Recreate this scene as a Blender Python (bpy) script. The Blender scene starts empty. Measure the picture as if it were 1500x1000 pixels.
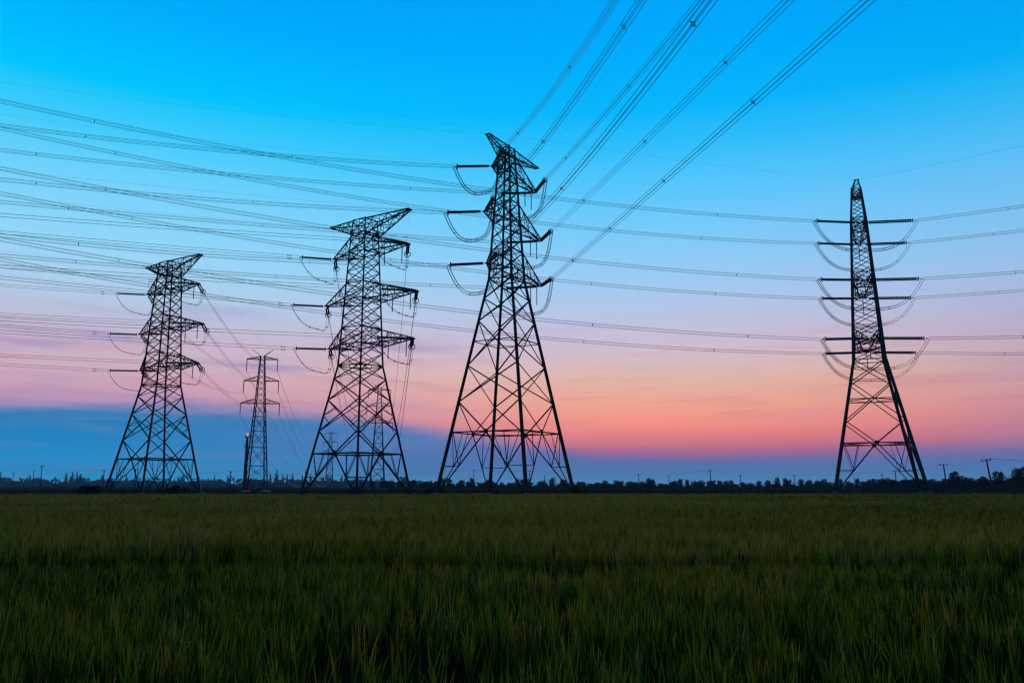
import bpy, bmesh, math, random
import numpy as np
from mathutils import Vector, Matrix, Quaternion

random.seed(7)
rng = np.random.default_rng(11)
SC = bpy.context.scene
COL = SC.collection

# ------------------------------------------------------------------ camera
cam_data = bpy.data.cameras.new('camera')
cam = bpy.data.objects.new('camera', cam_data)
COL.objects.link(cam)
cam_data.sensor_width = 36.0
cam_data.lens = 28.8
cam_data.clip_start = 0.05
cam_data.clip_end = 20000
cam.location = (0, 0, 1.9)
cam.rotation_euler = (math.radians(90 + 9.97), 0, 0)
SC.camera = cam

# ------------------------------------------------------------------ view / render
SC.view_settings.view_transform = 'Standard'
SC.view_settings.look = 'None'
SC.view_settings.exposure = 0.0
SC.view_settings.gamma = 1.0
SC.view_settings.use_curve_mapping = False
SC.render.engine = 'CYCLES'
SC.cycles.use_denoising = True
SC.cycles.max_bounces = 5
SC.cycles.volume_bounces = 0
SC.cycles.filter_width = 1.35
SC.cycles.denoising_prefilter = 'ACCURATE'
SC.render.film_transparent = False


def lin(c):
    o = []
    for v in c[:3]:
        v /= 255.0
        o.append(v / 12.92 if v <= 0.04045 else ((v + 0.055) / 1.055) ** 2.4)
    return tuple(o) + (1.0,)


# ------------------------------------------------------------------ dusk sky
world = bpy.data.worlds.new('World')
SC.world = world
world.use_nodes = True
nt = world.node_tree
nt.nodes.clear()


def node(tree, kind, **kw):
    n = tree.nodes.new(kind)
    for k, v in kw.items():
        setattr(n, k, v)
    return n


def math_node(tree, op, a, b=None, c=None, clamp=False):
    n = tree.nodes.new('ShaderNodeMath')
    n.operation = op
    n.use_clamp = clamp
    for i, v in enumerate((a, b, c)):
        if v is None:
            continue
        if isinstance(v, (int, float)):
            n.inputs[i].default_value = v
        else:
            tree.links.new(v, n.inputs[i])
    return n.outputs[0]


def map_range(tree, v, a, b, c, d, kind='SMOOTHSTEP'):
    n = tree.nodes.new('ShaderNodeMapRange')
    n.interpolation_type = kind
    tree.links.new(v, n.inputs['Value'])
    n.inputs['From Min'].default_value = a
    n.inputs['From Max'].default_value = b
    n.inputs['To Min'].default_value = c
    n.inputs['To Max'].default_value = d
    return n.outputs[0]


def mix_col(tree, f, a, b, mode='MIX'):
    n = tree.nodes.new('ShaderNodeMix')
    n.data_type = 'RGBA'
    n.blend_type = mode
    n.clamp_factor = True
    if isinstance(f, (int, float)):
        n.inputs['Factor'].default_value = f
    else:
        tree.links.new(f, n.inputs['Factor'])
    for nm, v in (('A', a), ('B', b)):
        s = [i for i in n.inputs if i.name == nm and i.type == 'RGBA'][0]
        if isinstance(v, tuple):
            s.default_value = v
        else:
            tree.links.new(v, s)
    return [o for o in n.outputs if o.type == 'RGBA'][0]


def ramp(tree, fac, stops, interp='LINEAR'):
    n = tree.nodes.new('ShaderNodeValToRGB')
    cr = n.color_ramp
    cr.interpolation = interp
    while len(cr.elements) > 1:
        cr.elements.remove(cr.elements[-1])
    cr.elements[0].position = stops[0][0]
    cr.elements[0].color = stops[0][1]
    for p, c in stops[1:]:
        e = cr.elements.new(p)
        e.color = c
    tree.links.new(fac, n.inputs['Fac'])
    return n.outputs['Color']


tc = node(nt, 'ShaderNodeTexCoord')
nrm = node(nt, 'ShaderNodeVectorMath', operation='NORMALIZE')
nt.links.new(tc.outputs['Generated'], nrm.inputs[0])
sep = node(nt, 'ShaderNodeSeparateXYZ')
nt.links.new(nrm.outputs[0], sep.inputs[0])
elev = math_node(nt, 'MULTIPLY', math_node(nt, 'ARCSINE', sep.outputs['Z']), 57.29578)
azim = math_node(nt, 'MULTIPLY', math_node(nt, 'ARCTAN2', sep.outputs['X'], sep.outputs['Y']), 57.29578)
# soft streak noise in (azimuth, stretched elevation)
cmb = node(nt, 'ShaderNodeCombineXYZ')
nt.links.new(math_node(nt, 'MULTIPLY', azim, 0.055), cmb.inputs['X'])
nt.links.new(math_node(nt, 'MULTIPLY', elev, 0.55), cmb.inputs['Y'])
nz = node(nt, 'ShaderNodeTexNoise')
nz.inputs['Scale'].default_value = 1.3
nz.inputs['Detail'].default_value = 4.0
nz.inputs['Roughness'].default_value = 0.5
nt.links.new(cmb.outputs[0], nz.inputs['Vector'])
streak = nz.outputs['Fac']

GLOW_AZ = 13.0
SKY_SPAN = 40.0
daz = math_node(nt, 'ABSOLUTE', math_node(nt, 'SUBTRACT', azim, GLOW_AZ))
daz = math_node(nt, 'MINIMUM', daz, math_node(nt, 'SUBTRACT', 360.0, daz))
glow_w = map_range(nt, daz, 4.0, 40.0, 1.0, 0.0)
ef = math_node(nt, 'DIVIDE', elev, SKY_SPAN, clamp=True)


def stops(rows):
    return [(e / SKY_SPAN, lin(c)) for e, c in rows]


glow_rows = [(0.0, (120, 100, 165)), (1.6, (150, 100, 160)), (2.0, (182, 106, 152)), (2.45, (200, 112, 142)), (2.8, (222, 122, 134)), (3.3, (240, 132, 132)),
             (4.0, (256, 148, 132)), (4.7, (256, 160, 138)), (5.6, (248, 173, 148)), (6.7, (239, 181, 163)), (7.6, (231, 191, 179)),
             (8.8, (220, 193, 204)), (10.0, (206, 196, 219)), (12.0, (186, 203, 236)), (13.8, (162, 206, 246)), (17.1, (126, 206, 254)),
             (20.4, (86, 201, 255)), (23.1, (46, 192, 255)), (25.3, (8, 184, 255)), (28.4, (0, 176, 255)), (31.5, (0, 168, 254)), (40.0, (0, 140, 232))]
side_rows = [(0.0, (150, 140, 190)), (3.9, (160, 146, 190)), (4.6, (172, 148, 190)), (5.4, (194, 154, 190)), (6.1, (209, 165, 190)), (7.4, (212, 178, 195)),
             (9.2, (204, 187, 210)), (11.0, (188, 200, 228)), (12.6, (174, 212, 242)), (15.0, (150, 217, 252)), (18.5, (120, 213, 255)),
             (21.8, (68, 206, 255)), (24.7, (0, 198, 255)), (27.5, (0, 185, 255)), (29.6, (0, 174, 255)), (34.0, (0, 156, 244)), (40.0, (0, 136, 222))]
sky_g = ramp(nt, ef, stops(glow_rows))
sky_s = ramp(nt, ef, stops(side_rows))
sky = mix_col(nt, glow_w, sky_s, sky_g)
# the sky deepens towards the right
sky = mix_col(nt, map_range(nt, azim, 8.0, 50.0, 0.0, 0.38), sky, lin((150, 172, 222)), 'MULTIPLY')
# fine uneven streaks of thin cirrus
cm2 = node(nt, 'ShaderNodeCombineXYZ')
nt.links.new(math_node(nt, 'MULTIPLY', azim, 0.09), cm2.inputs['X'])
nt.links.new(math_node(nt, 'MULTIPLY', elev, 1.5), cm2.inputs['Y'])
cm2.inputs['Z'].default_value = 3.7
nz2 = node(nt, 'ShaderNodeTexNoise')
nz2.inputs['Scale'].default_value = 1.0
nz2.inputs['Detail'].default_value = 5.0
nz2.inputs['Roughness'].default_value = 0.55
nz2.inputs['Distortion'].default_value = 0.4
nt.links.new(cm2.outputs[0], nz2.inputs['Vector'])
cirrus = math_node(nt, 'MULTIPLY', map_range(nt, nz2.outputs['Fac'], 0.5, 0.72, 0.0, 0.6),
                   math_node(nt, 'MULTIPLY', map_range(nt, elev, 1.5, 3.0, 0.0, 1.0), map_range(nt, elev, 5.0, 13.0, 1.0, 0.0)))
sky = mix_col(nt, cirrus, sky, lin((208, 138, 138)))

# faint lavender wisps low in the sky
wisp = math_node(nt, 'MULTIPLY', map_range(nt, streak, 0.48, 0.7, 0.0, 0.75),
                 math_node(nt, 'MULTIPLY', map_range(nt, elev, 3.0, 5.0, 0.0, 1.0), map_range(nt, elev, 8.0, 14.0, 1.0, 0.0)))
wisp = math_node(nt, 'MULTIPLY', wisp, map_range(nt, glow_w, 0.2, 0.95, 1.0, 0.15))
sky = mix_col(nt, wisp, sky, lin((150, 138, 192)))

# low blue cloud bank: its top edge falls from left to right
edge = map_range(nt, azim, -14.0, 9.0, 4.75, 1.95)
edge = math_node(nt, 'ADD', edge, math_node(nt, 'MULTIPLY', math_node(nt, 'SUBTRACT', streak, 0.5), 1.3))
edge = math_node(nt, 'ADD', edge, math_node(nt, 'MULTIPLY', math_node(nt, 'SUBTRACT', nz2.outputs['Fac'], 0.5), 0.9))
soft = map_range(nt, azim, -24.0, 2.0, 0.5, 0.95)
bank = math_node(nt, 'DIVIDE', math_node(nt, 'SUBTRACT', math_node(nt, 'ADD', edge, soft), elev),
                 math_node(nt, 'MULTIPLY', soft, 2.0), clamp=True)
bank = map_range(nt, bank, 0.0, 1.0, 0.0, 0.97)
bf = math_node(nt, 'DIVIDE', elev, 5.0, clamp=True)
bank_s = ramp(nt, bf, [(0.0, lin((0, 182, 240))), (0.2, lin((0, 162, 226))), (0.5, lin((0, 142, 206))), (0.85, lin((24, 128, 188))), (1.0, lin((60, 130, 188)))])
bank_g = ramp(nt, bf, [(0.0, lin((92, 158, 208))), (0.15, lin((86, 142, 198))), (0.3, lin((84, 124, 186))), (0.42, lin((92, 116, 180))), (0.7, lin((84, 124, 188))), (1.0, lin((92, 128, 190)))])
bank_c = mix_col(nt, map_range(nt, azim, -30.0, 2.0, 0.0, 1.0), bank_s, bank_g)
bank_c = mix_col(nt, map_range(nt, nz2.outputs['Fac'], 0.42, 0.72, 0.0, 0.35), bank_c, lin((104, 136, 192)))
sky = mix_col(nt, bank, sky, bank_c)

# dusk falls off towards the zenith and away from the afterglow
zen = map_range(nt, elev, 33.0, 80.0, 0.0, 1.0)
sky = mix_col(nt, zen, sky, lin((0, 46, 108)))
away = map_range(nt, daz, 55.0, 150.0, 0.0, 0.8)
sky = mix_col(nt, away, sky, lin((16, 38, 80)))
below = map_range(nt, elev, -3.0, -0.2, 1.0, 0.0)
sky = mix_col(nt, below, sky, lin((14, 18, 20)))
bg = node(nt, 'ShaderNodeBackground')
bg.inputs['Strength'].default_value = 1.0
nt.links.new(sky, bg.inputs['Color'])
wo = node(nt, 'ShaderNodeOutputWorld')
nt.links.new(bg.outputs[0], wo.inputs['Surface'])

# last light of the sun that has just set, from the afterglow
sun_data = bpy.data.lights.new('sun', 'SUN')
sun_data.energy = 1.25
sun_data.angle = math.radians(20)
sun_data.color = (1.0, 0.62, 0.45)
sun = bpy.data.objects.new('sun', sun_data)
COL.objects.link(sun)
sun_dir = Vector((math.sin(math.radians(GLOW_AZ)) * math.cos(math.radians(3)), math.cos(math.radians(GLOW_AZ)) * math.cos(math.radians(3)), math.sin(math.radians(3))))
sun.rotation_euler = sun_dir.to_track_quat('Z', 'Y').to_euler()


# ------------------------------------------------------------------ materials
def principled(name, color, rough=0.6, metal=0.0, spec=0.3):
    m = bpy.data.materials.new(name)
    m.use_nodes = True
    b = m.node_tree.nodes['Principled BSDF']
    b.inputs['Base Color'].default_value = tuple(color) + (1,)
    b.inputs['Roughness'].default_value = rough
    b.inputs['Metallic'].default_value = metal
    b.inputs['Specular IOR Level'].default_value = spec
    return m


def noisy(m, c1, c2, scale, detail=4.0, bump=0.0, coord='Object'):
    t = m.node_tree
    b = t.nodes['Principled BSDF']
    co = t.nodes.new('ShaderNodeTexCoord')
    n = t.nodes.new('ShaderNodeTexNoise')
    n.inputs['Scale'].default_value = scale
    n.inputs['Detail'].default_value = detail
    t.links.new(co.outputs[coord], n.inputs['Vector'])
    c = ramp(t, n.outputs['Fac'], [(0.3, tuple(c1) + (1,)), (0.7, tuple(c2) + (1,))])
    t.links.new(c, b.inputs['Base Color'])
    if bump:
        bp = t.nodes.new('ShaderNodeBump')
        bp.inputs['Strength'].default_value = bump
        bp.inputs['Distance'].default_value = 0.1
        t.links.new(n.outputs['Fac'], bp.inputs['Height'])
        t.links.new(bp.outputs[0], b.inputs['Normal'])
    return m


M_STEEL = noisy(principled('galvanised_steel', (0.05, 0.05, 0.055), 0.7, 0.0, 0.08), (0.02, 0.021, 0.024), (0.04, 0.04, 0.045), 0.7)
M_CABLE = principled('aluminium_cable', (0.035, 0.036, 0.04), 0.6, 0.0, 0.25)
M_PORC = noisy(principled('brown_porcelain', (0.03, 0.02, 0.016), 0.35, 0.0, 0.4), (0.022, 0.014, 0.012), (0.04, 0.026, 0.02), 9.0)
M_WOOD = noisy(principled('weathered_concrete_pole', (0.05, 0.045, 0.04), 0.85, 0.0, 0.2), (0.04, 0.036, 0.032), (0.07, 0.065, 0.06), 2.0)
M_CONC = noisy(principled('footing_concrete', (0.2, 0.2, 0.19), 0.9, 0.0, 0.1), (0.14, 0.14, 0.13), (0.24, 0.235, 0.22), 3.0, 6.0, 0.3)
M_BARK = noisy(principled('bark', (0.04, 0.03, 0.02), 0.9, 0.0, 0.1), (0.025, 0.02, 0.014), (0.06, 0.045, 0.03), 5.0)
M_SOIL = noisy(principled('damp_soil', (0.03, 0.026, 0.018), 1.0, 0.0, 0.0), (0.010, 0.012, 0.005), (0.022, 0.022, 0.009), 0.35, 8.0, 0.4)
M_BUND = noisy(principled('trodden_earth', (0.03, 0.026, 0.02), 1.0, 0.0, 0.0), (0.006, 0.007, 0.004), (0.014, 0.013, 0.007), 2.2, 8.0, 0.6)


def leaf_material(name, cols, trans=0.35):
    m = bpy.data.materials.new(name)
    m.use_nodes = True
    t = m.node_tree
    b = t.nodes['Principled BSDF']
    b.inputs['Roughness'].default_value = 0.7
    b.inputs['Specular IOR Level'].default_value = 0.03
    at = t.nodes.new('ShaderNodeAttribute')
    at.attribute_name = 'hue'
    cols = [tuple(q) + (1,) for q in cols]
    c = ramp(t, at.outputs['Fac'], [(i / (len(cols) - 1), q) for i, q in enumerate(cols)])
    t.links.new(c, b.inputs['Base Color'])
    tr = t.nodes.new('ShaderNodeBsdfTranslucent')
    t.links.new(c, tr.inputs['Color'])
    mx = t.nodes.new('ShaderNodeMixShader')
    mx.inputs[0].default_value = trans
    t.links.new(b.outputs[0], mx.inputs[1])
    t.links.new(tr.outputs[0], mx.inputs[2])
    t.links.new(mx.outputs[0], t.nodes['Material Output'].inputs['Surface'])
    return m


M_LEAF = leaf_material('tree_leaf', [(0.012, 0.02, 0.009), (0.035, 0.045, 0.016)], 0.15)
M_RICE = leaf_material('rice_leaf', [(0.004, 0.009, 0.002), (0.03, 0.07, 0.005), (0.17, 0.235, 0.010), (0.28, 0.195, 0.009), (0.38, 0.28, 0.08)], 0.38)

M_LAMP = bpy.data.materials.new('beacon_glass')
M_LAMP.use_nodes = True
_b = M_LAMP.node_tree.nodes['Principled BSDF']
_b.inputs['Base Color'].default_value = (0.8, 0.4, 0.45, 1)
_b.inputs['Emission Color'].default_value = (1.0, 0.5, 0.55, 1)
_b.inputs['Emission Strength'].default_value = 0.6


# ------------------------------------------------------------------ helpers
def tag(o, label=None, cat=None, group=None, kind=None):
    if label:
        o['label'] = label
    if cat:
        o['category'] = cat
    if group:
        o['group'] = group
    if kind:
        o['kind'] = kind
    return o


def empty(name, loc=(0, 0, 0), rz=0.0):
    o = bpy.data.objects.new(name, None)
    COL.objects.link(o)
    o.location = loc
    o.rotation_euler = (0, 0, rz)
    o.empty_display_size = 0.5
    return o


def mesh_obj(name, mesh, parent=None):
    o = bpy.data.objects.new(name, mesh)
    COL.objects.link(o)
    if parent is not None:
        o.parent = parent
    return o


def py_mesh(name, verts, faces, mat, smooth=False):
    me = bpy.data.meshes.new(name)
    me.from_pydata([tuple(v) for v in verts], [], faces)
    me.materials.append(mat)
    if smooth:
        me.polygons.foreach_set('use_smooth', [True] * len(me.polygons))
    me.update()
    return me


def prism_data(poly, z0=0.0, z1=1.0):
    n = len(poly)
    v = [(x, y, z0) for x, y in poly] + [(x, y, z1) for x, y in poly]
    f = [(i, (i + 1) % n, (i + 1) % n + n, i + n) for i in range(n)]
    f += [tuple(range(n - 1, -1, -1)), tuple(range(n, 2 * n))]
    return v, f


def merge(parts):
    V, F = [], []
    for v, f in parts:
        b = len(V)
        V += [tuple(x) for x in v]
        F += [tuple(i + b for i in g) for g in f]
    return V, F


def bar_data(p, q, w0, w1=None):
    p, q = Vector(p), Vector(q)
    w1 = w0 if w1 is None else w1
    R = (q - p).to_track_quat('Z', 'Y').to_matrix()
    v = []
    for c, w in ((p, w0), (q, w1)):
        for x, y in ((-.5, -.5), (.5, -.5), (.5, .5), (-.5, .5)):
            v.append(c + R @ Vector((x * w, y * w, 0)))
    f = [(0, 1, 5, 4), (1, 2, 6, 5), (2, 3, 7, 6), (3, 0, 4, 7), (3, 2, 1, 0), (4, 5, 6, 7)]
    return v, f


# angle-iron profile of unit width, unit length along +Z
ANGLE = [(-0.5, -0.5), (0.5, -0.5), (0.5, -0.28), (-0.28, -0.28), (-0.28, 0.5), (-0.5, 0.5)]
ME_ANGLE = py_mesh('angle_iron', *prism_data(ANGLE), M_STEEL)
ME_FOOT = py_mesh('footing', *merge([bar_data((0, 0, 0), (0, 0, 0.35), 1.5, 1.4), bar_data((0, 0, 0.351), (0, 0, 0.75), 0.95, 0.85)]), M_CONC)
ME_BAR = py_mesh('flat_bar', *prism_data([(-.5, -.5), (.5, -.5), (.5, .5), (-.5, .5)]), M_STEEL)


def place_between(o, p, q, w, w2=None):
    p = Vector(p)
    q = Vector(q)
    d = q - p
    o.location = p
    o.rotation_mode = 'QUATERNION'
    o.rotation_quaternion = d.to_track_quat('Z', 'Y')
    o.scale = (w, w2 or w, d.length)
    return o


def beam(name, p, q, w, parent, me=None):
    return place_between(mesh_obj(name, me or ME_ANGLE, parent), p, q, w)


def lathe(profile, n=8):
    v, f = [], []
    for r, z in profile:
        for k in range(n):
            a = 2 * math.pi * k / n
            v.append((r * math.cos(a), r * math.sin(a), z))
    for i in range(len(profile) - 1):
        for k in range(n):
            f.append((i * n + k, i * n + (k + 1) % n, (i + 1) * n + (k + 1) % n, (i + 1) * n + k))
    f.append(tuple(range(n - 1, -1, -1)))
    f.append(tuple(range((len(profile) - 1) * n, len(profile) * n)))
    return v, f


def disc_string(n):
    prof = [(0.35, 0.0)]
    for i in range(n):
        z = 0.03 + 0.94 * i / n
        dz = 0.94 / n
        prof += [(0.62, z), (1.0, z + 0.25 * dz), (0.97, z + 0.6 * dz), (0.62, z + 0.85 * dz)]
    prof += [(0.35, 1.0)]
    return lathe(prof, 8)


ME_STRING = py_mesh('disc_string', *disc_string(26), M_PORC, True)
ME_STRING_S = py_mesh('disc_string_short', *disc_string(14), M_PORC, True)


def torus(R, r, n=16, m=6):
    v, f = [], []
    for i in range(n):
        a = 2 * math.pi * i / n
        for j in range(m):
            b = 2 * math.pi * j / m
            v.append(((R + r * math.cos(b)) * math.cos(a), (R + r * math.cos(b)) * math.sin(a), r * math.sin(b)))
    for i in range(n):
        for j in range(m):
            f.append((i * m + j, ((i + 1) % n) * m + j, ((i + 1) % n) * m + (j + 1) % m, i * m + (j + 1) % m))
    return v, f


ME_RING = py_mesh('corona_ring', *torus(0.48, 0.06), M_STEEL, True)


def spacer_data(s, r, quad=True):
    h = s / 2
    if quad:
        g = h * 0.5
        c = [(-g, -g, 0), (g, -g, 0), (g, g, 0), (-g, g, 0)]
        return merge([bar_data(c[i], c[(i + 1) % 4], r) for i in range(4)] + [bar_data(p, (p[0] * 2, p[1] * 2, 0), r * .6) for p in c])
    return merge([bar_data((0, -h, 0), (0, h, 0), r)] + [bar_data((-r, y, 0), (r, y, 0), r * 2) for y in (-h, h)])


ME_SPACER4 = py_mesh('quad_spacer', *spacer_data(0.48, 0.055), M_STEEL)
ME_SPACER2 = py_mesh('twin_spacer', *spacer_data(0.4, 0.07, False), M_STEEL)
ME_DAMPER = py_mesh('damper', *merge([bar_data((0, 0, -.22), (0, 0, .22), .04), bar_data((0, 0, -.3), (0, 0, -.14), .11), bar_data((0, 0, .14), (0, 0, .3), .11)]), M_STEEL)


def tube_data(pts, r, n=4):
    pts = [Vector(p) for p in pts]
    V, F = [], []
    for i, p in enumerate(pts):
        t = (pts[min(i + 1, len(pts) - 1)] - pts[max(i - 1, 0)]).normalized()
        s = t.cross(Vector((0, 0, 1)))
        if s.length < 1e-4:
            s = Vector((1, 0, 0))
        s.normalize()
        u = s.cross(t)
        for k in range(n):
            a = 2 * math.pi * (k + 0.5) / n
            V.append(p + (s * math.cos(a) + u * math.sin(a)) * r)
    for i in range(len(pts) - 1):
        for k in range(n):
            F.append((i * n + k, i * n + (k + 1) % n, (i + 1) * n + (k + 1) % n, (i + 1) * n + k))
    F.append(tuple(range(n)))
    F.append(tuple(range(len(pts) * n - 1, (len(pts) - 1) * n - 1, -1)))
    return V, F


# ------------------------------------------------------------------ ground and field
def disc_mesh(name, r, z, mat, n=64):
    v = [(0, 0, z)]
    rings = [40, 160, 500, 1300, r]
    for R in rings:
        for k in range(n):
            a = 2 * math.pi * k / n
            v.append((R * math.cos(a), R * math.sin(a), z))
    f = [(0, 1 + k, 1 + (k + 1) % n) for k in range(n)]
    for i in range(len(rings) - 1):
        for k in range(n):
            a0 = 1 + i * n
            a1 = a0 + n
            f.append((a0 + k, a1 + k, a1 + (k + 1) % n, a0 + (k + 1) % n))
    return py_mesh(name, v, f, mat)


ground = mesh_obj('ground', disc_mesh('ground', 4200, 0.0, M_SOIL))
tag(ground, kind='structure')

# low earth bund that crosses the paddy as a dark gap in the crop
BUND_Y = 17.0
bv, bf2 = [], []
for i in range(61):
    x = -45 + i * 1.5
    yc = BUND_Y + 0.012 * x + 0.10 * math.sin(x * 0.31)
    for dy, z in ((-0.5, 0.0), (-0.3, 0.16), (0.0, 0.2), (0.28, 0.15), (0.5, 0.0)):
        bv.append((x, yc + dy, z + 0.02 * math.sin(x * 2.1 + dy * 7)))
for i in range(60):
    for j in range(4):
        bf2.append((i * 5 + j, (i + 1) * 5 + j, (i + 1) * 5 + j + 1, i * 5 + j + 1))
tag(mesh_obj('path', py_mesh('path', bv, bf2, M_BUND, True)), kind='structure')

FIELD_END = 147.0


def lowfreq(x, y, s, seed):
    r = np.random.default_rng(seed)
    o = np.zeros_like(x)
    for k in range(7):
        a = r.uniform(0, math.pi * 2)
        f = s * r.uniform(0.5, 2.0)
        o += np.sin((x * math.cos(a) + y * math.sin(a)) * f + r.uniform(0, 6.28))
    return o / 3.0


def rice_blades(y0, y1, hills, clump, lv, h0, h1, wmin, wmax, lean=0.12):
    """Rice hills (clumps of leaf blades) over the wedge in front of the camera; lv = segments per blade."""
    area = 2 * (0.35 * (y1 * y1 - y0 * y0) + 4 * (y1 - y0))
    nc = int(area * hills)
    yy = np.sqrt(rng.uniform((y0 + 5) ** 2, (y1 + 5) ** 2, nc)) - 5
    xx = rng.uniform(-1, 1, nc) * (0.70 * yy + 4.0)
    gap = np.abs(yy - (BUND_Y + 0.012 * xx + 0.10 * np.sin(xx * 0.31)))
    patch = lowfreq(xx, yy, 1.1, 21) + 0.8 * lowfreq(xx * 0.4, yy, 2.6, 22)
    keep = (gap > 0.72 + 0.12 * np.sin(xx * 3.1)) & (rng.random(nc) < np.clip(0.85 + 0.5 * patch, 0.12, 1))
    yy, xx, patch = yy[keep], xx[keep], patch[keep]
    nc = len(xx)
    n = nc * clump
    cx = np.repeat(xx, clump)
    cy = np.repeat(yy, clump)
    rad = np.abs(rng.normal(0, 0.02, n))
    ang = rng.uniform(0, 2 * math.pi, n)
    bx = cx + rad * np.cos(ang)
    by = cy + rad * np.sin(ang)
    band = lowfreq(cx * 0.05, cy, 0.45, 31)
    vig = np.repeat(rng.normal(0, 0.055, nc), clump) + 0.03 * lowfreq(cx, cy, 0.5, 3) + 0.025 * np.repeat(patch, clump)
    h = h0 + (h1 - h0) * rng.random(n) ** 0.8 + vig
    h = np.where(cy > BUND_Y, h + 0.06 + 0.02 * band, h)
    w = rng.uniform(wmin, wmax, n)
    la = ang + rng.normal(0, 0.5, n)
    lm = np.abs(rng.normal(lean, lean * 0.7, n))
    bend = np.abs(rng.normal(0.02, 0.03, n)) + (rng.random(n) < 0.05) * 0.18
    fa = rng.uniform(0, math.pi, n)
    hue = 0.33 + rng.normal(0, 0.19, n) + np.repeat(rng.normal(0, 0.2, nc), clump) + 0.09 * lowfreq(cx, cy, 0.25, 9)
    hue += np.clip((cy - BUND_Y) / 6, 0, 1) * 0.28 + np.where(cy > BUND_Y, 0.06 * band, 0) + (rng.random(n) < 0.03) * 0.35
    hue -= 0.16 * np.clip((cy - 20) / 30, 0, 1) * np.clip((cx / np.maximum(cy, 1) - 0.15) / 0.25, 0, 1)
    hue = np.clip(hue, 0, 1)
    z0 = 0.05
    V = np.zeros((n, 2 * lv + 1, 3))
    for i in range(lv + 1):
        t = i / lv
        off = lm * t + bend * t ** 2.4
        z = z0 + (h - z0) * (t - 0.6 * (bend * t ** 3))
        px = bx + np.cos(la) * off
        py = by + np.sin(la) * off
        V[:, 2 * i, 2] = z
        if i < lv:
            ww = w * (0.75 + 0.5 * t - 0.9 * t * t) * 0.5
            V[:, 2 * i, 0] = px - np.cos(fa) * ww
            V[:, 2 * i, 1] = py - np.sin(fa) * ww
            V[:, 2 * i + 1, 0] = px + np.cos(fa) * ww
            V[:, 2 * i + 1, 1] = py + np.sin(fa) * ww
            V[:, 2 * i + 1, 2] = z
        else:
            V[:, 2 * i, 0] = px
            V[:, 2 * i, 1] = py
    m = 2 * lv + 1
    tris = []
    for i in range(lv - 1):
        a = 2 * i
        tris += [(a, a + 1, a + 3), (a, a + 3, a + 2)]
    a = 2 * (lv - 1)
    tris.append((a, a + 1, a + 2))
    T = (np.arange(n)[:, None, None] * m + np.array(tris)[None]).reshape(-1, 3)
    return V.reshape(-1, 3), T, np.repeat(hue, m)


def big_tri_mesh(name, chunks, mat):
    off = 0
    Vs, Ts, Hs = [], [], []
    for V, T, Hh in chunks:
        Vs.append(V)
        Ts.append(T + off)
        Hs.append(Hh)
        off += len(V)
    V = np.concatenate(Vs)
    T = np.concatenate(Ts)
    Hh = np.concatenate(Hs)
    me = bpy.data.meshes.new(name)
    me.vertices.add(len(V))
    me.vertices.foreach_set('co', V.astype(np.float32).ravel())
    me.loops.add(len(T) * 3)
    me.loops.foreach_set('vertex_index', T.astype(np.int32).ravel())
    me.polygons.add(len(T))
    me.polygons.foreach_set('loop_start', np.arange(0, len(T) * 3, 3, dtype=np.int32))
    at = me.attributes.new('hue', 'FLOAT', 'POINT')
    at.data.foreach_set('value', Hh.astype(np.float32))
    me.materials.append(mat)
    me.update(calc_edges=True)
    me.validate()
    return me


chunks = [
    rice_blades(3.6, 18.0, 42, 9, 3, 0.37, 0.54, 0.010, 0.021, 0.05),
    rice_blades(17.2, 45.0, 22, 8, 2, 0.36, 0.56, 0.018, 0.032, 0.05),
    rice_blades(44.0, 90.0, 9, 7, 1, 0.38, 0.58, 0.04, 0.07, 0.07),
    rice_blades(89.0, FIELD_END, 3.2, 7, 1, 0.38, 0.6, 0.10, 0.17, 0.07),
]
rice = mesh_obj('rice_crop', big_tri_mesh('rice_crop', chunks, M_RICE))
tag(rice, 'dark green rice crop filling the whole foreground field', 'crop', kind='stuff')


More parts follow.
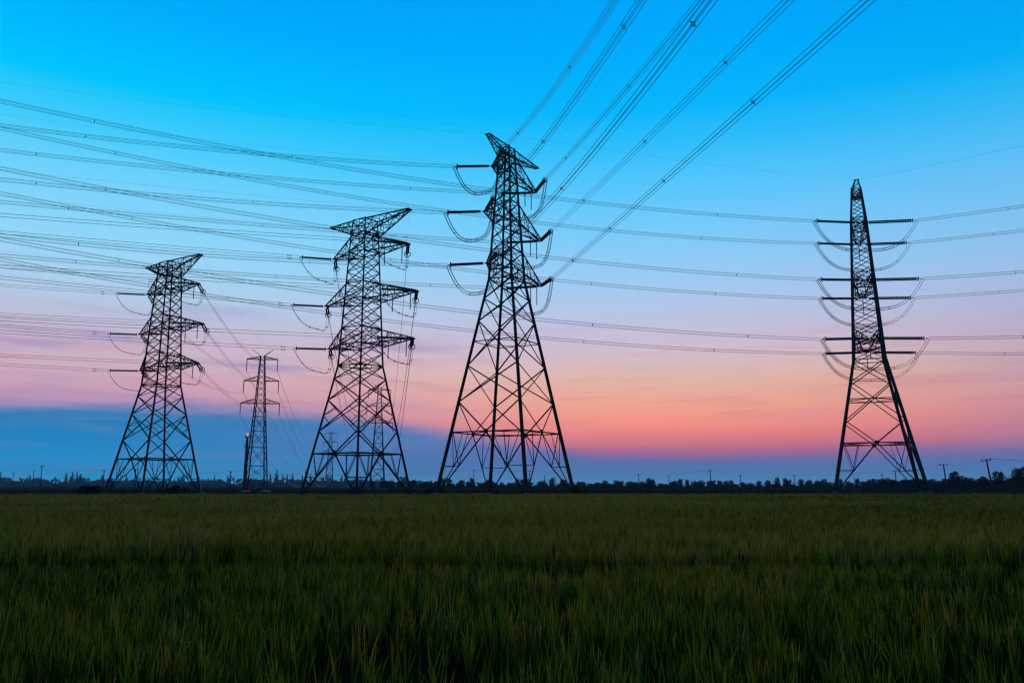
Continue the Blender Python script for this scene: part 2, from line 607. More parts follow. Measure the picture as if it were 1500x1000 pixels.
# ------------------------------------------------------------------ lattice pylons
class Pylon:
    """Local frame: x along the crossarms, y along the line, z up."""

    def __init__(self, name, label, loc, rz, prof, group='lattice pylons', leg_w=(0.42, 0.2), br_w=0.16, bevel=None):
        self.root = empty(name, loc, rz)
        tag(self.root, label, 'pylon', group)
        self.prof = prof
        self.br = br_w
        self.mat = Matrix.Translation(Vector(loc)) @ Matrix.Rotation(rz, 4, 'Z')
        self.inv = self.mat.inverted()
        for sx in (-1, 1):
            for sy in (-1, 1):
                parts = []
                zt = prof[-1][0]
                for (z0, h0), (z1, h1) in zip(prof, prof[1:]):
                    w0 = leg_w[0] + (leg_w[1] - leg_w[0]) * z0 / zt
                    w1 = leg_w[0] + (leg_w[1] - leg_w[0]) * z1 / zt
                    parts.append(bar_data((sx * h0, sy * h0, z0), (sx * h1, sy * h1, z1), w0, w1))
                v, f = merge(parts)
                mesh_obj('leg', py_mesh('leg', v, f, M_STEEL), self.root)
                ft = mesh_obj('footing', ME_FOOT, self.root)
                ft.location = (sx * prof[0][1], sy * prof[0][1], 0.001)

    def hw(self, z):
        p = self.prof
        for (z0, h0), (z1, h1) in zip(p, p[1:]):
            if z <= z1:
                return h0 + (h1 - h0) * (z - z0) / (z1 - z0)
        return p[-1][1]

    def corner(self, k, z):
        h = self.hw(z)
        sx, sy = ((-1, -1), (1, -1), (1, 1), (-1, 1))[k % 4]
        return Vector((sx * h, sy * h, z))

    def xpanel(self, z0, z1, w=None, redundant=False):
        w = w or self.br
        for k in range(4):
            a0, b0, a1, b1 = self.corner(k, z0), self.corner(k + 1, z0), self.corner(k, z1), self.corner(k + 1, z1)
            beam('diagonal_brace', a0, b1, w, self.root)
            beam('diagonal_brace', b0, a1, w, self.root)
            if redundant:
                for (p0, p1, q0, q1) in ((a0, a1, b1, b0), (b0, b1, a1, a0)):
                    m = (p0 + p1) / 2
                    beam('secondary_brace', m, p0.lerp(q0, 0.25), w * 0.6, self.root)
                    beam('secondary_brace', m, p1.lerp(q1, 0.25), w * 0.6, self.root)

    def vpanel(self, z0, z1, w=None):
        w = w or self.br
        for k in range(4):
            m = (self.corner(k, z0) + self.corner(k + 1, z0)) / 2
            g = mesh_obj('gusset_plate', ME_BAR, self.root)
            g.location = m + Vector((0, 0, -w * 2.1))
            q = w * 4.2
            g.scale = (q, 0.05, q) if k % 2 == 0 else (0.05, q, q)
            beam('diagonal_brace', m, self.corner(k, z1), w, self.root)
            beam('diagonal_brace', m, self.corner(k + 1, z1), w, self.root)

    def ring(self, z, w=None, plan=False):
        w = w or self.br
        for k in range(4):
            beam('horizontal_brace', self.corner(k, z), self.corner(k + 1, z), w, self.root)
        if plan:
            ms = [(self.corner(k, z) + self.corner(k + 1, z)) / 2 for k in range(4)]
            for k in range(4):
                beam('plan_brace', ms[k], ms[(k + 1) % 4], w * 0.7, self.root)

    def base_k(self, z1, w=None, dense=True):
        w = w or self.br
        for k in range(4):
            a0, b0 = self.corner(k, 0.15), self.corner(k + 1, 0.15)
            a1, b1 = self.corner(k, z1), self.corner(k + 1, z1)
            m = (a1 + b1) / 2
            for p0, p1 in ((a0, a1), (b0, b1)):
                beam('diagonal_brace', p0, m, w, self.root)
                l45, d45 = p0.lerp(p1, 0.46), p0.lerp(m, 0.46)
                beam('secondary_brace', l45, d45, w * 0.65, self.root)
                beam('secondary_brace', d45, p1.lerp(m, 0.06), w * 0.6, self.root)
                beam('secondary_brace', d45, p1.lerp(m, 0.5), w * 0.6, self.root)
                if dense:
                    beam('secondary_brace', p0.lerp(p1, 0.22), p0.lerp(m, 0.26), w * 0.5, self.root)
                    beam('secondary_brace', l45, p0.lerp(m, 0.26), w * 0.5, self.root)

    def panels(self, z0, z1, n, w=None, ratio=1.0):
        zs = [0.0]
        for i in range(n):
            zs.append(zs[-1] + ratio ** i)
        zs = [z0 + (z1 - z0) * q / zs[-1] for q in zs]
        for p, q in zip(zs, zs[1:]):
            self.xpanel(p, q, w)

    def crossarm(self, L, ztip, zlow, ztop, n=4, w=None, tw=0.35):
        w = w or self.br
        s = 1 if L > 0 else -1
        hl, ht = self.hw(zlow), self.hw(ztop)
        low = [(Vector((s * hl, y * hl, zlow)), Vector((L, y * tw, ztip))) for y in (-1, 1)]
        top = [(Vector((s * ht, y * ht, ztop)), Vector((L, y * tw, ztip + 0.12))) for y in (-1, 1)]
        parts = [bar_data(p, q, w * 1.15) for p, q in low + top]
        parts.append(bar_data(low[0][1] - Vector((0, .25, 0)), low[1][1] + Vector((0, .25, 0)), w * 1.3))
        v, f = merge(parts)
        arm = mesh_obj('crossarm', py_mesh('crossarm', v, f, M_STEEL), self.root)
        bw = w * 0.62

        def at(c, t):
            return c[0].lerp(c[1], t)
        for i in range(n):
            t0, t1 = i / n, (i + 1) / n
            for j in (0, 1):
                if i % 2 == 0:
                    beam('brace', at(low[j], t0), at(top[j], t1), bw, arm)
                else:
                    beam('brace', at(top[j], t0), at(low[j], t1), bw, arm)
                if 0 < i:
                    beam('brace', at(low[j], t0), at(top[j], t0), bw, arm)
            beam('brace', at(low[i % 2], t0), at(low[1 - i % 2], t1), bw, arm)
            if i:
                beam('brace', at(low[0], t0), at(low[1], t0), bw, arm)
                beam('brace', at(top[0], t0), at(top[1], t0), bw * 0.8, arm)
        return arm

    def world(self, p):
        return self.mat @ Vector(p)

    def local(self, p):
        return self.inv @ Vector(p)

    def tension_string(self, tip_w, ang, length, drop, pair=True, rad=0.16, me=None):
        """Insulator string from a crossarm tip (world) towards heading ang; returns its line end (world)."""
        d = Vector((math.cos(ang), math.sin(ang), 0))
        end = Vector(tip_w) + d * length + Vector((0, 0, -drop))
        p, q = self.local(tip_w), self.local(end)
        u = (q - p).normalized()
        side = u.cross(Vector((0, 0, 1))).normalized()
        up = side.cross(u)
        hw_in, hw_out = 0.13 * length, 0.08 * length
        a, b = p + u * hw_in, q - u * hw_out
        offs = (up * 0.13 + side * 0.14, -up * 0.13 - side * 0.14) if pair else (Vector((0, 0, 0)),)
        first = None
        for o in offs:
            s = place_between(mesh_obj('insulator_string', me or ME_STRING, self.root), a + o, b + o, rad)
            first = first or s
        for nm, hv in (('link', [bar_data(p, a, 0.1), bar_data(a - up * .26, a + up * .26, .13)]),
                       ('yoke', [bar_data(b, q, 0.11), bar_data(b - up * .3, b + up * .3, .15)])):
            v, f = merge(hv)
            mesh_obj(nm, py_mesh(nm, v, f, M_STEEL), self.root)
        r = mesh_obj('grading_ring', ME_RING, self.root)
        place_between(r, b, b + u, 1.0 if pair else 0.62)
        r.scale = (1, 1, 1) if pair else (.62, .62, .62)
        return end

    def jumper(self, e1, tip_w, e2, droop, quad=True, r=0.046):
        e1, e2, tip = self.local(e1), self.local(e2), self.local(tip_w)
        N = 22
        c = []
        for i in range(N + 1):
            t = i / N
            p = e1 * (1 - t) ** 2 + tip * 2 * t * (1 - t) + e2 * t * t
            zl = e1.z * (1 - t) + e2.z * t
            p.z = zl - droop * (1 - abs(2 * t - 1) ** 3.6)
            c.append(p)
        tubes = []
        if quad:
            offs = [(-.22, -.22), (.22, -.22), (.22, .22), (-.22, .22)]
        else:
            offs = [(-.18, 0), (.18, 0)]
        fr = []
        for i, p in enumerate(c):
            t = (c[min(i + 1, N)] - c[max(i - 1, 0)]).normalized()
            ref = Vector((0, 0, 1)) if abs(t.z) < 0.95 else Vector((1, 0, 0))
            s = t.cross(ref).normalized()
            fr.append((s, s.cross(t), t))
        for ox, oy in offs:
            tubes.append(tube_data([p + s * ox + u * oy for p, (s, u, t) in zip(c, fr)], r))
        v, f = merge(tubes)
        j = mesh_obj('jumper_cable', py_mesh('jumper_cable', v, f, M_CABLE), self.root)
        for i in range(3, N - 1, 4):
            s, u, t = fr[i]
            sp = mesh_obj('jumper_spacer', ME_SPACER4 if quad else ME_SPACER2, j)
            m = Matrix((s, u, t)).transposed()
            sp.rotation_mode = 'QUATERNION'
            sp.rotation_quaternion = m.to_quaternion() if quad else (m @ Matrix.Rotation(math.pi / 2, 3, 'Z')).to_quaternion()
            sp.location = c[i]
            sp.scale = (0.8, 0.8, 0.8)
        return c

    def support_string(self, x, z, length, y=0.0, rad=0.11):
        place_between(mesh_obj('support_string', ME_STRING_S, self.root), (x, y, z), (x, y, z - length), rad)


def rad(a):
    return math.radians(a)


# --- the two 500 kV angle pylons (centre and right)
def big_angle_pylon(name, label, loc, rz, prof, z_gw, z_arm, arms, lower, ang1, ang2, Ls, drops, droop, supports, arm_rise=3.9):
    P = Pylon(name, label, loc, rz, prof, leg_w=(0.58, 0.28), br_w=0.2)
    lower(P)
    P.ring(z_gw - 0.3, 0.14, True)
    P.ring(z_gw - 2.3, 0.14)
    P.crossarm(arms['gwL'], z_gw, z_gw - 2.3, z_gw - 0.35, 5, 0.15, 0.3)
    P.crossarm(arms['gwR'], z_gw, z_gw - 2.3, z_gw - 0.35, 5, 0.15, 0.3)
    ends = {}
    for lev in ('top', 'mid', 'bot'):
        z = z_arm[lev]
        P.ring(z, 0.16)
        P.ring(z + arm_rise, 0.14)
        for sd in ('L', 'R'):
            L = arms[lev + sd]
            P.crossarm(L, z, z - 0.2, z + arm_rise, 5 if abs(L) > 9 else 4, 0.17)
            tip = P.world((L, 0, z))
            e1 = P.tension_string(tip, rad(ang1), Ls[0], drops[0], True, 0.2)
            e2 = P.tension_string(tip, rad(ang2), Ls[1], drops[1], True, 0.2)
            P.jumper(e1, tip, e2, droop)
            ends[lev + sd] = (tip, e1, e2)
            for k in range(supports[sd]):
                P.support_string(L - (1.6 + 2.6 * k) * (1 if L > 0 else -1), z - 0.1, 4.2)
    return P, ends


def lower_c(P):
    P.base_k(11.3, 0.2, False)
    P.ring(11.3, 0.22, True)
    P.vpanel(11.3, 16.8)
    P.xpanel(16.8, 23.5)
    P.ring(28.0, 0.16, True)
    P.xpanel(23.5, 31.9)
    P.xpanel(31.9, 36.2)
    P.xpanel(36.2, 40.0)
    P.ring(40.0, 0.18, True)
    P.panels(40.0, 66.0, 11, 0.15, 0.97)


LOC_C = (-0.98, 150.0, 0.0)
RZ_C = math.atan2(0.868, 0.497)
Z_C = dict(top=60.9, mid=51.2, bot=41.7)
ARM_C = dict(topL=-5.0, topR=11.4, midL=-7.8, midR=13.6, botL=-6.75, botR=13.6, gwL=-7.2, gwR=12.3)
PC, END_C = big_angle_pylon('lattice_pylon', 'tallest lattice pylon at centre, wire bundles fanning from it to the upper right', LOC_C, RZ_C,
                            [(0, 9.15), (40.0, 2.45), (66.4, 1.05)], 66.4, Z_C, ARM_C, lower_c, 195, -80, (7.5, 10.5), (0.9, 1.0), 5.4, {'L': 0, 'R': 2})


def lower_d(P):
    P.base_k(10.85, 0.2, False)
    P.ring(10.85, 0.24, True)
    P.vpanel(10.85, 15.7)
    P.xpanel(15.7, 24.2)
    P.ring(20.4, 0.2, True)
    P.xpanel(24.2, 29.2)
    P.ring(29.2, 0.2)
    P.panels(29.2, 69.0, 17, 0.15, 0.97)


LOC_D = (79.33, 180.0, 0.0)
RZ_D = math.atan2(0.932, 0.363)
Z_D = dict(top=58.4, mid=45.4, bot=32.6)
ARM_D = dict(topL=-8.8, topR=8.8, midL=-9.5, midR=9.5, botL=-10.0, botR=10.0, gwL=-5.8, gwR=5.8)
PD, END_D = big_angle_pylon('lattice_pylon', 'lone narrow lattice pylon on the right with drooping cable loops on both sides', LOC_D, RZ_D,
                            [(0, 8.95), (29.5, 3.15), (61.0, 1.62), (69.3, 0.95)], 69.3, Z_D, ARM_D, lower_d, 200, -20, (12.7, 11.2), (1.0, 0.7), 6.0, {'L': 1, 'R': 1}, 3.6)


# --- the two 220 kV angle pylons on the left
def lower_ab(P):
    P.base_k(6.6, 0.16)
    P.ring(6.6, 0.2, True)
    P.vpanel(6.6, 10.0, 0.16)
    P.xpanel(10.0, 14.7, 0.15, True)
    P.xpanel(14.7, 18.0, 0.15)
    P.xpanel(18.0, 20.0, 0.13)
    P.ring(20.0, 0.15, True)
    P.panels(20.0, 43.0, 13, 0.12, 0.98)


Z_AB = dict(top=38.0, mid=30.4, bot=23.3)
ARM_AB = dict(topL=-6.5, topR=9.2, midL=-8.0, midR=11.1, botL=-6.9, botR=10.5)


def mid_pylon(label, loc, ang2, supports_r):
    P = Pylon('lattice_pylon', label, loc, math.atan2(-0.565, 0.825), [(0, 5.85), (20.0, 2.4), (41.0, 1.5), (43.4, 1.3)], leg_w=(0.34, 0.2), br_w=0.15)
    lower_ab(P)
    P.ring(43.3, 0.14, True)
    P.ring(41.0, 0.13)
    P.crossarm(-7.5, 43.4, 41.0, 43.2, 5, 0.14, 0.25)
    P.crossarm(9.4, 43.4, 40.6, 43.2, 6, 0.14, 0.25)
    ends = {}
    for lev in ('top', 'mid', 'bot'):
        z = Z_AB[lev]
        P.ring(z, 0.14)
        P.ring(z + 2.6, 0.12)
        for sd in ('L', 'R'):
            L = ARM_AB[lev + sd]
            P.crossarm(L, z, z - 0.3, z + 2.5, 4 if abs(L) < 9 else 5, 0.14, 0.25)
            tip = P.world((L, 0, z))
            e1 = P.tension_string(tip, rad(205), 5.7, 0.25, False, 0.19)
            e2 = P.tension_string(tip, ang2, 3.8, 0.7, True, 0.14)
            P.jumper(e1, tip, e2, 3.2, False, 0.028)
            ends[lev + sd] = (tip, e1, e2)
            if sd == 'R':
                for k in range(supports_r):
                    P.support_string(L - 1.2 - 3.6 * k, z - 0.1, 2.6, 0, 0.09)
    return P, ends


LOC_B = (-23.34, 125.0, 0.0)
LOC_A = (-64.6, 150.0, 0.0)
LOC_E = (-77.0, 250.0, 0.0)
LOC_F2 = (-92.5, 570.0, 0.0)
LOC_F1 = (-242.0, 1100.0, 0.0)
ANG_B2 = math.atan2(LOC_F2[1] - LOC_B[1], LOC_F2[0] - LOC_B[0])
ANG_A2 = math.atan2(LOC_E[1] - LOC_A[1], LOC_E[0] - LOC_A[0])
PB, END_B = mid_pylon('broad lattice pylon directly left of the tallest pylon, second from the left', LOC_B, ANG_B2, 2)
PA, END_A = mid_pylon('leftmost lattice pylon, standing in front of the blue cloud bank', LOC_A, ANG_A2, 2)


# --- suspension pylons further off
def suspension_pylon(label, loc, rz, s, braces_w, hangs=True):
    k = s
    P = Pylon('suspension_pylon', label, loc, rz, [(0, 3.0 * k), (26.6 * k, 1.35 * k), (41.2 * k, 0.62 * k)], group='suspension pylons',
              leg_w=(braces_w * 2.2, braces_w * 1.4), br_w=braces_w)
    P.ring(3.6 * k)
    P.base_k(3.6 * k, braces_w, False)
    z = 3.6
    for z1 in (7.8, 13.3, 18.2, 22.6, 26.6):
        P.xpanel(z * k, z1 * k)
        P.ring(z1 * k, braces_w)
        z = z1
    P.panels(26.6 * k, 41.0 * k, 8, braces_w * 0.8)
    ends = {}
    for lev, za, L in (('bot', 26.6, 5.8), ('mid', 33.5, 5.2), ('top', 40.2, 4.6)):
        for sd, sg in (('L', -1), ('R', 1)):
            P.crossarm(sg * L * k, za * k, za * k, (za + 1.5) * k if lev != 'top' else (za + 0.9) * k, 3, braces_w, 0.2)
            if hangs:
                place_between(mesh_obj('insulator_string', ME_STRING_S, P.root), (sg * L * k, 0, za * k), (sg * L * k, 0, (za - 3.6) * k), 0.16 * k)
            ends[lev + sd] = P.world((sg * L * k, 0, (za - 3.6) * k))
    for sg in (-1, 1):
        v, f = merge([bar_data((sg * 0.2, y, 41.0 * k), (sg * 3.2 * k, 0, 43.3 * k), braces_w * 1.3, braces_w) for y in (-.4 * k, .4 * k)]
                     + [bar_data((sg * 1.6 * k, -.2 * k, 42.1 * k), (sg * 1.6 * k, .2 * k, 42.1 * k), braces_w)])
        mesh_obj('earth_wire_horn', py_mesh('earth_wire_horn', v, f, M_STEEL), P.root)
        ends['gw' + ('L' if sg < 0 else 'R')] = P.world((sg * 3.2 * k, 0, 43.3 * k))
    return P, ends


PE, END_E = suspension_pylon('small slim pylon with hanging insulators, between the two broad pylons on the left', LOC_E, math.atan2(0.12, 0.99), 1.0, 0.13)
PF2, END_F2 = suspension_pylon('larger of two hazy pylons seen between the legs of the second pylon', LOC_F2, 0.1, 1.68, 0.22)
PF1, END_F1 = suspension_pylon('smaller, fainter hazy pylon seen between the left legs of the second pylon', LOC_F1, 0.15, 1.75, 0.26)


# ------------------------------------------------------------------ overhead lines
def bundle_line(label, pts, n, r, sep, group, spacer_at=(), damper_at=(), name='power_line'):
    """pts: 3-D centre line; n conductors round it."""
    root = empty(name, pts[0])
    tag(root, label, 'power line' if name == 'power_line' else 'earth wire', group)
    base = Vector(pts[0])
    fr = []
    N = len(pts)
    for i in range(N):
        t = (pts[min(i + 1, N - 1)] - pts[max(i - 1, 0)]).normalized()
        s = t.cross(Vector((0, 0, 1))).normalized()
        fr.append((s, s.cross(t), t))
    if n == 4:
        offs = [(-sep / 2, -sep / 2), (sep / 2, -sep / 2), (sep / 2, sep / 2), (-sep / 2, sep / 2)]
    elif n == 2:
        offs = [(0, -sep / 2), (0, sep / 2)]
    else:
        offs = [(0, 0)]
    for ox, oy in offs:
        v, f = tube_data([p + s * ox + u * oy - base for p, (s, u, t) in zip(pts, fr)], r)
        mesh_obj('conductor', py_mesh('conductor', v, f, M_CABLE), root)
    # arc positions
    acc = [0.0]
    for a, b in zip(pts, pts[1:]):
        acc.append(acc[-1] + (b - a).length)

    def at(sdist):
        for i in range(N - 1):
            if acc[i + 1] >= sdist:
                q = (sdist - acc[i]) / (acc[i + 1] - acc[i])
                return pts[i].lerp(pts[i + 1], q), fr[i]
        return None
    for sd in spacer_at:
        g = at(sd)
        if g is None:
            continue
        p, (s, u, t) = g
        sp = mesh_obj('spacer', ME_SPACER4 if n == 4 else ME_SPACER2, root)
        sp.rotation_mode = 'QUATERNION'
        sp.rotation_quaternion = Matrix((s, u, t)).transposed().to_quaternion()
        sp.location = p - base
    for sd in damper_at:
        g = at(sd)
        p, (s, u, t) = g
        for ox, oy in offs:
            d = mesh_obj('vibration_damper', ME_DAMPER, root)
            d.rotation_mode = 'QUATERNION'
            d.rotation_quaternion = Matrix((s, u, t)).transposed().to_quaternion()
            d.location = p + s * ox + u * (oy - 0.1) - base
    return root


def parabola(p0, ang, slope, curv, length, step=5.0):
    n = int(length / step)
    d = Vector((math.cos(ang), math.sin(ang), 0))
    return [Vector(p0) + d * (length * i / n) + Vector((0, 0, slope * (length * i / n) + curv * (length * i / n) ** 2)) for i in range(n + 1)]


def sagged(p0, p1, sag, n=30):
    p0, p1 = Vector(p0), Vector(p1)
    return [p0.lerp(p1, i / n) - Vector((0, 0, 4 * sag * (i / n) * (1 - i / n))) for i in range(n + 1)]


LEVEL = {'top': 'upper', 'mid': 'middle', 'bot': 'lower'}
R4, R2 = 0.025, 0.03

D_LEFT = {'topL': (-0.0737, 0.000568), 'topR': (-0.0830, 0.000600), 'midL': (-0.0501, 0.000516), 'midR': (-0.0540, 0.000501), 'botL': (-0.0353, 0.000508), 'botR': (-0.0441, 0.000508)}
D_RIGHT = {'topL': (0.0271, 0.0006), 'topR': (0.0058, 0.0006), 'midL': (-0.0205, 0.0006), 'midR': (-0.0156, 0.0006), 'botL': (-0.0553, 0.0006), 'botR': (-0.0796, 0.0006)}
C_LEFT = {'topL': (-0.0588, 0.000644), 'topR': (-0.0439, 0.000415), 'midL': (-0.0556, 0.000613), 'midR': (-0.0149, 0.000194), 'botL': (-0.0666, 0.000889), 'botR': (-0.0246, 0.000298)}
C_VIEW = {'topR': (-0.1509, 0.000394), 'midR': (-0.1015, 0.000118), 'botR': (-0.0571, 0.000050), 'topL': (-0.2612, 0.001002), 'midL': (-0.2165, 0.000942), 'botL': (-0.1610, 0.000748)}
B_LEFT = {'topL': (-0.0431, 0.00025), 'topR': (-0.0707, 0.00025), 'midL': (-0.0064, 0.00025), 'midR': (-0.0550, 0.00025), 'botL': (-0.0222, 0.00025), 'botR': (-0.0406, 0.00025)}
A_LEFT = {'topL': (-0.0234, 0.00025), 'topR': (-0.0101, 0.00025), 'midL': (0.0016, 0.00025), 'midR': (-0.0373, 0.00025), 'botL': (-0.0012, 0.00025), 'botR': (-0.0204, 0.00025)}
SPACE_C = {'topL': (29, 62), 'topR': (18, 50, 84), 'midL': (33, 66), 'midR': (20, 47, 80), 'botL': (24, 60), 'botR': (15, 44, 78)}
SPACE_D = {'topL': (24, 66, 104, 138), 'topR': (31, 72, 112, 148), 'midL': (20, 56, 98, 135), 'midR': (28, 58, 100, 145), 'botL': (18, 52, 92, 132), 'botR': (29, 60, 104, 142)}
SPACE_V = {'topL': (15, 49, 90), 'midL': (12, 40, 72), 'botL': (14, 47, 85), 'topR': (16, 51, 90), 'midR': (24, 54, 78, 110), 'botR': (16, 38, 60, 83, 120)}

for key in ('topL', 'topR', 'midL', 'midR', 'botL', 'botR'):
    lv = LEVEL[key[:3]]
    nf_d = 'near' if key[3] == 'L' else 'far'
    sd = 'left' if key[3] == 'L' else 'right'
    bundle_line('four-wire power line running left from the %s %s arm of the right-hand pylon' % (nf_d, lv),
                parabola(END_D[key][1], rad(200), *D_LEFT[key], 300), 4, R4, 0.48, 'lines left of the right pylon', SPACE_D[key])
    bundle_line('four-wire power line running right from the %s %s arm of the right-hand pylon' % (nf_d, lv),
                parabola(END_D[key][2], rad(-20), *D_RIGHT[key], 160), 4, R4, 0.48, 'lines right of the right pylon', (17, 60, 100))
    bundle_line('four-wire power line running left from the %s %s arm of the tallest pylon' % (lv, sd),
                parabola(END_C[key][1], rad(195), *C_LEFT[key], 230), 4, R4, 0.48, 'lines left of the tallest pylon', SPACE_C[key])
    bundle_line('four-wire power line climbing overhead from the %s %s arm of the tallest pylon' % (lv, sd),
                parabola(END_C[key][2], rad(-80), *C_VIEW[key], 240), 4, 0.024, 0.48, 'lines overhead from the tallest pylon', SPACE_V[key])
    bundle_line('twin-wire power line running left from the %s %s arm of the second pylon' % (lv, sd),
                parabola(END_B[key][1], rad(205), *B_LEFT[key], 190), 2, R2, 0.42, 'lines left of the second pylon', (), (1.6,))
    bundle_line('twin-wire power line running left from the %s %s arm of the leftmost pylon' % (lv, sd),
                parabola(END_A[key][1], rad(205), *A_LEFT[key], 190), 2, R2, 0.42, 'lines left of the leftmost pylon', (), (2.2,))
    bundle_line('twin-wire line dropping to the horizon from the %s %s arm of the second pylon' % (lv, sd),
                sagged(END_B[key][2], END_F2[key], 16), 2, R2, 0.42, 'lines behind the second pylon', (), (1.5,))
    bundle_line('twin-wire line from the %s %s arm of the leftmost pylon to the slim pylon' % (lv, sd),
                sagged(END_A[key][2], END_E[key], 3.0), 2, R2, 0.42, 'lines behind the leftmost pylon', (), (1.5,))
    bundle_line('hazy line falling to the horizon from the %s %s arm of the slim pylon' % (lv, sd),
                sagged(END_E[key], END_F1[key], 30, 40), 2, 0.03, 0.42, 'lines behind the small slim pylon')


def earth_wire(label, pts, r=0.009):
    bundle_line(label, pts, 1, r, 0, 'earth wires', name='earth_wire')


earth_wire('faint earth wire running left from the near peak of the right-hand pylon', parabola(PD.world((-5.8, 0, 69.3)), rad(200), -0.0586, 0.000434, 300))
earth_wire('faint earth wire leaving the right edge from the near peak of the right-hand pylon', parabola(PD.world((-5.8, 0, 69.3)), rad(-20), 0.082, 0.0006, 160), 0.016)
earth_wire('faint earth wire running left from the left peak of the tallest pylon', parabola(PC.world((-7.2, 0, 66.4)), rad(195), -0.043, 0.000459, 230))
earth_wire('faint earth wire running left from the right peak of the tallest pylon', parabola(PC.world((12.3, 0, 66.4)), rad(195), -0.043, 0.00042, 230))
earth_wire('faint earth wire climbing overhead from the right peak of the tallest pylon', parabola(PC.world((12.3, 0, 66.4)), rad(-80), -0.12, 0.0004, 240))
earth_wire('faint earth wire running left from the left peak of the second pylon', parabola(PB.world((-7.5, 0, 43.4)), rad(205), -0.0459, 0.00025, 190))
earth_wire('faint earth wire running left from the right peak of the second pylon', parabola(PB.world((9.4, 0, 43.4)), rad(205), -0.0632, 0.00025, 190))
earth_wire('faint earth wire running left from the left peak of the leftmost pylon', parabola(PA.world((-7.5, 0, 43.4)), rad(205), 0.0163, 0.00025, 190))
earth_wire('faint earth wire running left from the right peak of the leftmost pylon', parabola(PA.world((9.4, 0, 43.4)), rad(205), -0.0049, 0.00025, 190))
earth_wire('faint earth wire from the right peak of the leftmost pylon to the small slim pylon', sagged(PA.world((9.4, 0, 43.4)), END_E['gwR'], 2.4))
earth_wire('faint earth wire from the left peak of the leftmost pylon to the small slim pylon', sagged(PA.world((-7.5, 0, 43.4)), END_E['gwL'], 2.4))
earth_wire('faint earth wire dropping to the horizon from the right peak of the second pylon', sagged(PB.world((9.4, 0, 43.4)), END_F2['gwR'], 13))
earth_wire('faint earth wire dropping to the horizon from the left peak of the second pylon', sagged(PB.world((-7.5, 0, 43.4)), END_F2['gwL'], 13))


# ------------------------------------------------------------------ trees and shrubs
def leaf_cloud(clumps, n, size, seed, flat=0.0):
    r = np.random.default_rng(seed)
    cl = np.array(clumps, float)                 # x, y, z, rx, rz
    vol = cl[:, 3] ** 2 * cl[:, 4]
    idx = r.choice(len(cl), n, p=vol / vol.sum())
    d = r.normal(size=(n, 3))
    d /= np.linalg.norm(d, axis=1, keepdims=True)
    rr = r.uniform(0, 1, n) ** 0.4
    c = cl[idx]
    P = np.stack([c[:, 0] + d[:, 0] * rr * c[:, 3], c[:, 1] + d[:, 1] * rr * c[:, 3], c[:, 2] + d[:, 2] * rr * c[:, 4]], 1)
    a = r.normal(size=(n, 3))
    a /= np.linalg.norm(a, axis=1, keepdims=True)
    b = np.cross(a, r.normal(size=(n, 3)))
    b /= np.linalg.norm(b, axis=1, keepdims=True)
    s = size * r.uniform(0.6, 1.3, n)[:, None]
    V = np.stack([P - a * s, P + b * s * 0.55, P + a * s, P - b * s * 0.55], 1)
    T = np.array([(0, 1, 2), (0, 2, 3)])
    T = (np.arange(n)[:, None, None] * 4 + T[None]).reshape(-1, 3)
    hue = np.repeat(np.clip(r.normal(0.45, 0.25, n), 0, 1), 4)
    return V.reshape(-1, 3), T, hue


def trunk_mesh(h, r0, limbs, seed):
    rnd = random.Random(seed)
    parts = [bar_data((0, 0, 0), (0.05 * h * rnd.uniform(-1, 1), 0, h), r0 * 2, r0 * 0.9)]
    for k in range(limbs):
        a = rnd.uniform(0, 6.28)
        z = h * rnd.uniform(0.55, 0.95)
        l = h * rnd.uniform(0.4, 0.8)
        parts.append(bar_data((0, 0, z), (l * 0.6 * math.cos(a), l * 0.6 * math.sin(a), z + l * 0.7), r0 * 0.9, r0 * 0.3))
    v, f = merge(parts)
    return py_mesh('trunk', v, f, M_BARK)


def round_tree(seed):
    r = random.Random(seed)
    cl = [(0, 0, 2.7, 1.45, 1.3), (r.uniform(-.4, .4), 0, 1.5, 1.5, 0.8)]
    for k in range(9):
        a = r.uniform(0, 6.28)
        q = r.uniform(0.5, 1.6)
        cl.append((q * math.cos(a), q * math.sin(a), r.uniform(1.1, 4.1), r.uniform(0.4, 0.9), r.uniform(0.35, 0.8)))
    return trunk_mesh(2.2, 0.13, 4, seed), big_tri_mesh('crown', [leaf_cloud(cl, 1100, 0.2, seed)], M_LEAF)


def poplar_tree(seed):
    r = random.Random(seed)
    cl = []
    for k in range(9):
        t = k / 8
        cl.append((r.uniform(-.3, .3), r.uniform(-.3, .3), 1.6 + 9.0 * t, (1.25 - 0.85 * t) * r.uniform(0.8, 1.2), 0.9))
    return trunk_mesh(7.0, 0.16, 3, seed), big_tri_mesh('crown', [leaf_cloud(cl, 800, 0.34, seed)], M_LEAF)


def bare_tree(seed):
    r = random.Random(seed)
    cl = []
    for k in range(6):
        a = r.uniform(0, 6.28)
        q = r.uniform(0.2, 1.5)
        cl.append((q * math.cos(a), q * math.sin(a), r.uniform(4, 9), r.uniform(.4, .8), r.uniform(.5, 1.1)))
    return trunk_mesh(5.5, 0.2, 9, seed), big_tri_mesh('crown', [leaf_cloud(cl, 380, 0.3, seed)], M_LEAF)


def shrub(seed):
    r = random.Random(seed)
    cl = []
    for k in range(7):
        cl.append((r.uniform(-1.6, 1.6), r.uniform(-.8, .8), r.uniform(.4, 1.0), r.uniform(.6, 1.0), r.uniform(.5, .9)))
    return trunk_mesh(0.9, 0.06, 5, seed), big_tri_mesh('foliage', [leaf_cloud(cl, 1100, 0.16, seed)], M_LEAF)


